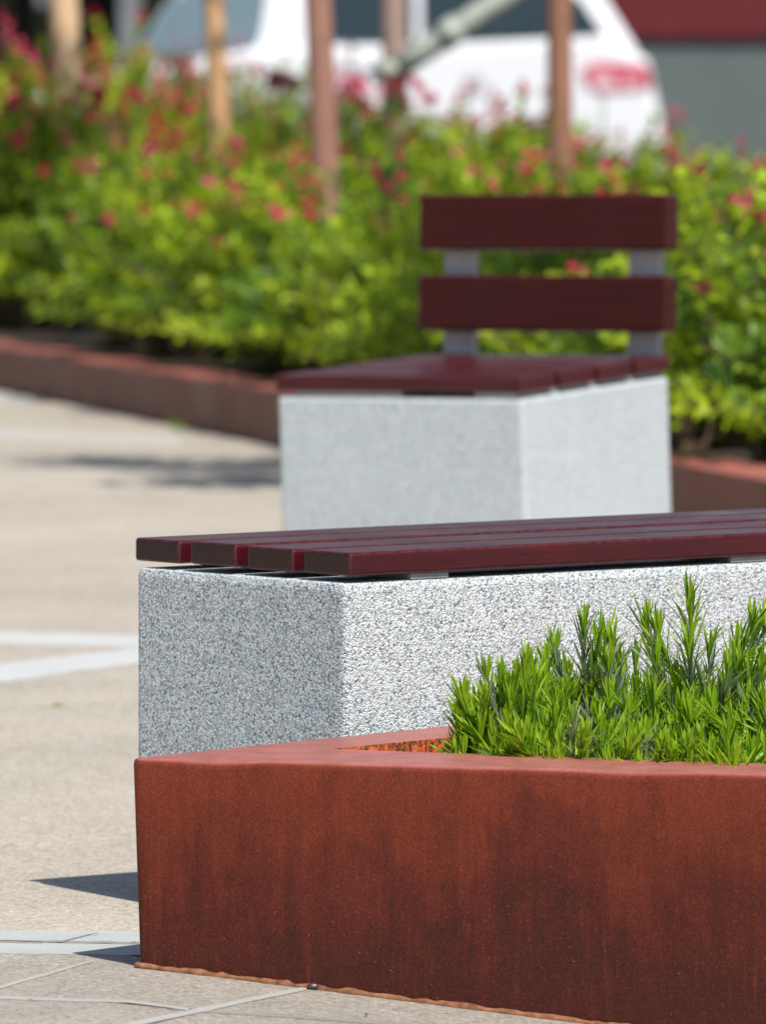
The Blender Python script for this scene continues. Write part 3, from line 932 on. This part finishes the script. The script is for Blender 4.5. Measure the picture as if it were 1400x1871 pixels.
def lavender(px, D, top_px, label, seed, stems=9, spread=.035, grey=.12, lean=.0, spike=False, lmax=.05, steep=.5, cat='lavender'):
    rnd = random.Random(seed)
    s = F / D; x = (px - CX) / s; z_top = H - top_px / s
    h = z_top - .19
    t = empty('lavender_plant', (x, D, .19), label, cat, 'lavender plants in the near rusty planter')
    V, Fc, Cc, SV, SF = [], [], [], [], []
    for k in range(stems):
        a = rnd.uniform(0, 2 * math.pi); r0 = rnd.uniform(0, spread * .6)
        hk = h * (1.0 if k == 0 else rnd.uniform(.45, .92)) - .028
        base = Vector((r0 * math.cos(a), r0 * math.sin(a), 0))
        sprd = (0.12 if k == 0 else 1.0) * spread * rnd.uniform(.4, 1.3)
        tip = base + Vector((math.cos(a) * sprd + lean * hk, math.sin(a) * sprd, hk))
        ctrl = base.lerp(tip, .55) + Vector((-math.cos(a), -math.sin(a), 0)) * sprd * .25
        pts = [base * (1 - u) ** 2 + ctrl * 2 * u * (1 - u) + tip * u * u for u in (0, .33, .66, 1)]
        tube(SV, SF, pts, [.0022, .0019, .0015, .0009], 5, False)
        gk = grey if not spike else (.8 if k == 0 else .45)
        gstem = rnd.random() < gk
        nl = int(10 + hk * (270 if (spike and k == 0) else 175))
        for j in range(nl):
            u = .12 + .88 * j / (nl - 1)
            q = base * (1 - u) ** 2 + ctrl * 2 * u * (1 - u) + tip * u * u
            ax = (tip - ctrl if u > .5 else ctrl - base).normalized()
            ang = j * 2.4 + rnd.uniform(-.4, .4)
            e1 = ax.orthogonal().normalized(); e2 = ax.cross(e1)
            o_ = e1 * math.cos(ang) + e2 * math.sin(ang)
            ste = steep * (.8 if not (spike and k == 0) else 1.25) * (1.5 - 1.1 * u) * rnd.uniform(.7, 1.3)
            dl = (ax + o_ * ste).normalized()
            ln = rnd.uniform(.55, 1.2) * lmax * 1.12 * (1.0 if u < .85 else .85)
            if u < .35 and rnd.random() < .10:
                col = shade((.30, .19, .08), rnd, .25); dl = (o_ + Vector((0, 0, -.3))).normalized()
            elif gstem and u < .9: col = shade(GR if rnd.random() < .6 else GD, rnd, .2)
            else:
                c = rnd.random(); col = shade(LG if c < .55 else (LY if c < .75 else LD), rnd, .2)
            blade(V, Fc, Cc, q, dl, o_ * -1 + ax * .3, ln, rnd.uniform(.0026, .0047), col, rnd.uniform(-.32, .16))
        # closed bud of young leaves at the tip
        for j in range(5):
            ang = j * 2.4 + k; e1 = Vector((math.cos(ang), math.sin(ang), 0))
            blade(V, Fc, Cc, tip, (Vector((lean, 0, 1)) + e1 * .16).normalized(), e1, rnd.uniform(.7, 1.0) * lmax * .85, .0045, shade(LG, rnd, .15), .04)
    mesh_obj('foliage', V, Fc, M['lav'], t, False, Cc)
    mesh_obj('stem', SV, SF, M['stem'] if seed % 3 == 0 else M['gstem'], t, True)
    return t
LAV = [
 # px, D, top row, seed, stems, spread, grey, lean, spike, leaf length, steepness, label
 (884, 10.95, 1250, 1, 7, .020, .05, -.06, False, .050, .30, 'short bright green lavender at the sharp end of the planter bed'),
 (902, 10.92, 1232, 2, 6, .020, .05, .02, False, .050, .28, 'slender upright lavender tuft second from the bare end of the bed'),
 (915, 10.92, 1208, 3, 7, .025, .08, .0, False, .048, .26, 'narrow bright green lavender with two pointed upright shoots'),
 (950, 10.88, 1182, 4, 7, .028, .08, .05, False, .050, .26, 'upright yellow-green lavender between the pointed shoots and the greyish rosette'),
 (992, 10.95, 1205, 5, 8, .030, .10, .0, False, .048, .28, 'dense fresh green lavender just beside the greyish rosette'),
 (1062, 10.98, 1108, 6, 9, .035, .25, -.02, True, .050, .50, 'lavender with one tall shoot over a grey-green leaf rosette'),
 (1110, 10.90, 1185, 7, 9, .04, .55, .05, False, .052, .95, 'grey-green bushy lavender rosette between the two tall shoots'),
 (1158, 10.98, 1180, 8, 7, .028, .08, .0, False, .048, .30, 'thin-leaved green lavender filling the gap between the two tall shoots'),
 (1285, 10.96, 1068, 9, 13, .045, .35, .0, True, .055, .60, 'tallest lavender, a grey-green spike rising in front of the concrete'),
 (1225, 10.86, 1240, 10, 9, .035, .15, -.05, False, .050, .35, 'low bright lavender at the foot of the tallest spike'),
 (1338, 10.92, 1235, 11, 10, .030, .12, .08, False, .050, .35, 'green lavender with spreading leaves on the far side of the tallest spike'),
 (1388, 10.93, 1225, 12, 14, .045, .03, .05, False, .060, .80, 'dark green lavender with long arching leaves at the edge of the photo'),
 (930, 10.80, 1300, 13, 8, .035, .10, .0, False, .042, .30, 'low mat of short green lavender against the front rim near the bare end'),
 (990, 10.77, 1290, 14, 10, .04, .12, .0, False, .044, .30, 'short pale green lavender against the front rim below the pointed shoots'),
 (1040, 10.75, 1285, 15, 10, .04, .22, .0, False, .044, .32, 'short lavender with a few grey leaves at the rim below the rosette'),
 (1115, 10.73, 1300, 16, 10, .04, .30, .0, False, .044, .35, 'low lavender with silvery leaves at the middle of the front rim'),
 (1190, 10.71, 1310, 17, 10, .04, .15, .0, False, .042, .35, 'low green lavender at the rim below the tallest spike'),
 (1270, 10.70, 1320, 18, 10, .04, .30, .0, False, .042, .40, 'low spreading lavender at the rim beside the tallest spike'),
 (1345, 10.68, 1310, 19, 10, .04, .05, .0, False, .050, .60, 'low lavender with broad leaves at the rim by the photo edge'),
 (1450, 10.85, 1230, 20, 10, .045, .10, .0, False, .050, .5, 'lavender half cut off by the edge of the photo'),
]
for px, D, tp, sd, stn, spr, gr, ln_, spk, lm, stp, lab in LAV:
    stn = int(stn * 2.0); spr *= 1.25
    if D < 10.84 and px < 1400: D += .035; spr *= .75
    lavender(px, D, tp, lab, sd, stn, spr, gr, ln_, spk, lm, stp)

# ------------------------------------------------------------------ tiny growth on the paving
def weed(px, py, label, n, size, col, seed, flat=.3, name='weed'):
    g = ground_at(px, py); rnd = random.Random(seed)
    V, Fc, Cc = [], [], []
    for k in range(n):
        a = rnd.uniform(0, 6.28)
        d = Vector((math.cos(a), math.sin(a), flat * rnd.uniform(.5, 1.5))).normalized()
        leaf(V, Fc, Cc, Vector((rnd.uniform(-.4, .4) * size, rnd.uniform(-.5, .5) * size, .002)), d, Vector((0, 0, 1)), size * rnd.uniform(.6, 1.2), size * .4, shade(col, rnd), .15, .1)
    o = mesh_obj(name, V, Fc, M['leaf'], None, False, Cc); o.location = g
    return tag(o, label, name.replace('dry_leaf', 'leaf'))
weed(102, 1290, 'yellowish weed lying flat on the beige paving below the pale stripes', 12, .016, (.42, .40, .08), 4, .12)
weed(322, 786, 'little green weed at the foot of the rusty edging wall', 14, .030, (.26, .42, .04), 6, .8)

weed(675, 1857, 'dark dry leaf lying on the paving near the planter\'s foot', 2, .011, (.05, .035, .025), 8, .1, 'dry_leaf')
weed(183, 1709, 'tiny dark leaf scrap lying on the pale sett strip', 2, .007, (.06, .045, .035), 9, .1, 'dry_leaf')
weed(62, 1829, 'brown leaf scrap on the front paving at the corner of the photo', 2, .006, (.10, .07, .05), 10, .1, 'dry_leaf')

# ------------------------------------------------------------------ parked car
s_c = 290.0; DC = F / s_c; RZ = -.32
def cp(px, py): return ((px - CX) / s_c, H - py / s_c)
car = empty('parked_car', (0, DC + .88, RZ), 'white people carrier parked beyond the flowering hedge, seen from its side', 'car')
def side_poly(name, poly, y0, y1, mat, parent, tumble=None, bev=0.0, smooth_s=False):
    """outline in the car's side view given real thickness across the car; tumble = (belt height, lean)"""
    bm = bmesh.new()
    def yy(y, z):
        if tumble and z > tumble[0]:
            k = (z - tumble[0]) * tumble[1]
            return y + k if y < 0 else y - k
        return y
    a = [bm.verts.new((x, yy(y0, z), z - RZ)) for x, z in poly]
    b = [bm.verts.new((x, yy(y1, z), z - RZ)) for x, z in poly]
    n = len(poly)
    bm.faces.new(a); bm.faces.new(b[::-1])
    for i in range(n):
        bm.faces.new((a[i], b[i], b[(i + 1) % n], a[(i + 1) % n]))
    bmesh.ops.recalc_face_normals(bm, faces=bm.faces)
    if bev:
        e = [e for e in bm.edges if len(e.link_faces) == 2 and e.calc_face_angle(0) > .5 and abs(e.verts[0].co.y - e.verts[1].co.y) < .25]
        bmesh.ops.bevel(bm, geom=e, offset=bev, segments=3, profile=.5, affect='EDGES')
    return bm_obj(name, bm, mat, parent, smooth_s)
def arch(cx, r=.33, zc=.0, n=12):
    return [(cx + r * math.cos(math.pi * (1 - k / n)), zc + r * math.sin(math.pi * (1 - k / n))) for k in range(n + 1)]
lower = [(-2.52, -.10)] + arch(-1.80) + arch(.95) + [(1.70, -.10), (1.79, .06), cp(1215, 255), cp(1203, 190), cp(1185, 110), cp(1110, 68), cp(800, 82), cp(480, 88), cp(300, 116), cp(230, 128), (-2.2, .52), (-2.48, .38), (-2.58, .2)]
side_poly('body', lower, -.88, .88, M['white'], car, None, .05)
green = [cp(230, 125), cp(300, 12), (-1.1, 1.36), (-.6, 1.48), (.6, 1.50), (1.15, 1.42), cp(1108, 0), cp(1168, 98), cp(1110, 80), cp(800, 92), cp(480, 98), cp(300, 126)]
side_poly('cabin', green, -.84, .84, M['white'], car, (.8, .22), .03)
TB = (.8, .22)
def pane(poly, name='side_window', mat='glass'):
    return side_poly(name, poly, -.852, -.830, M[mat], car, TB)
pane([cp(238, 114), cp(308, 4), (-1.02, 1.34), (-.74, 1.40), cp(487, 0), cp(478, 62), cp(466, 86), cp(380, 99), cp(300, 112)], 'side_window', 'glass_f')
pane([cp(560, 78), cp(560, 0), (-.46, 1.40), (.16, 1.41), cp(757, 0), cp(757, 82)])
pane([cp(772, 82), cp(772, 0), (.26, 1.41), (.85, 1.37), cp(1062, 0), cp(1106, 66)])
o = side_poly('windscreen', [cp(226, 120), cp(296, 8), (-1.16, 1.33), (-1.13, 1.34), cp(304, 8), cp(234, 120)], -.70, .70, M['glass'], car)
# tail lamp, wrapping the rear corner
lp = [cp(1062, 128), cp(1092, 116), cp(1182, 120), cp(1193, 158), cp(1150, 166), cp(1076, 164)]
tl = side_poly('tail_lamp', lp, -.893, -.80, M['lamp'], car)
side_poly('lens', [cp(1080, 136), cp(1122, 138), cp(1128, 163), cp(1084, 161)], -.899, -.85, M['lampw'], tl)
side_poly('lens', [cp(1140, 142), cp(1168, 144), cp(1166, 160), cp(1142, 162)], -.899, -.85, M['lampw'], tl)
side_poly('tail_lamp', lp, .80, .893, M['lamp'], car)
side_poly('fuel_flap', [cp(846, 140), cp(884, 138), cp(886, 172), cp(848, 174)], -.889, -.85, M['post'], car)
side_poly('door_handle', [cp(640, 116), cp(690, 114), cp(690, 124), cp(640, 126)], -.91, -.87, M['white'], car)
for yb in (-1, 1):
    for cx in (-1.80, .95):
        wh = []
        V, Fc = [], []
        tube(V, Fc, [Vector((cx, yb * .66, .32)), Vector((cx, yb * .68, .32)), Vector((cx, yb * .85, .32)), Vector((cx, yb * .87, .32))], [.28, .315, .315, .29], 28)
        wo = mesh_obj('wheel', V, Fc, M['tyre'], car, True)
        V, Fc = [], []
        tube(V, Fc, [Vector((cx, yb * .80, .32)), Vector((cx, yb * .876, .32)), Vector((cx, yb * .884, .32))], [.20, .20, .13], 20)
        mesh_obj('rim', V, Fc, M['rim'], wo, True)

# ------------------------------------------------------------------ building behind the road
s_b = 236.0; DB = F / s_b
def bx(px): return (px - CX) / s_b
bld = empty('building', (0, DB, RZ), 'building with dark red cladding above a grey base behind the parked car', 'building')
def bpart(name, x0, x1, y0, y1, z0, z1, mat):
    return bm_obj(name, box_bm(x0, x1, y0, y1, z0 - RZ, z1 - RZ, .01), mat, bld)
zt = H - 72 / s_b
bpart('plinth', bx(520), 9, 0, 6, RZ - .1, zt, M['plinth'])
bpart('cladding', bx(516), 9.02, -.06, 6, zt + .004, 4.2, M['clad'])
bpart('doorway', -9, bx(208), .5, 6, RZ - .1, 2.6, M['dark'])
bpart('lintel', -9.02, bx(516) - .004, .2, 6, 2.604, 4.2, M['pale'])
bpart('column', bx(218), bx(250), -.1, .4, RZ - .1, 2.6, M['column'])
bpart('shutter', bx(258), bx(512), .1, 6, RZ - .1, 2.6, M['dark'])
bpart('column', bx(66), bx(84), .1, .3, 1.06, 2.6, M['column'])
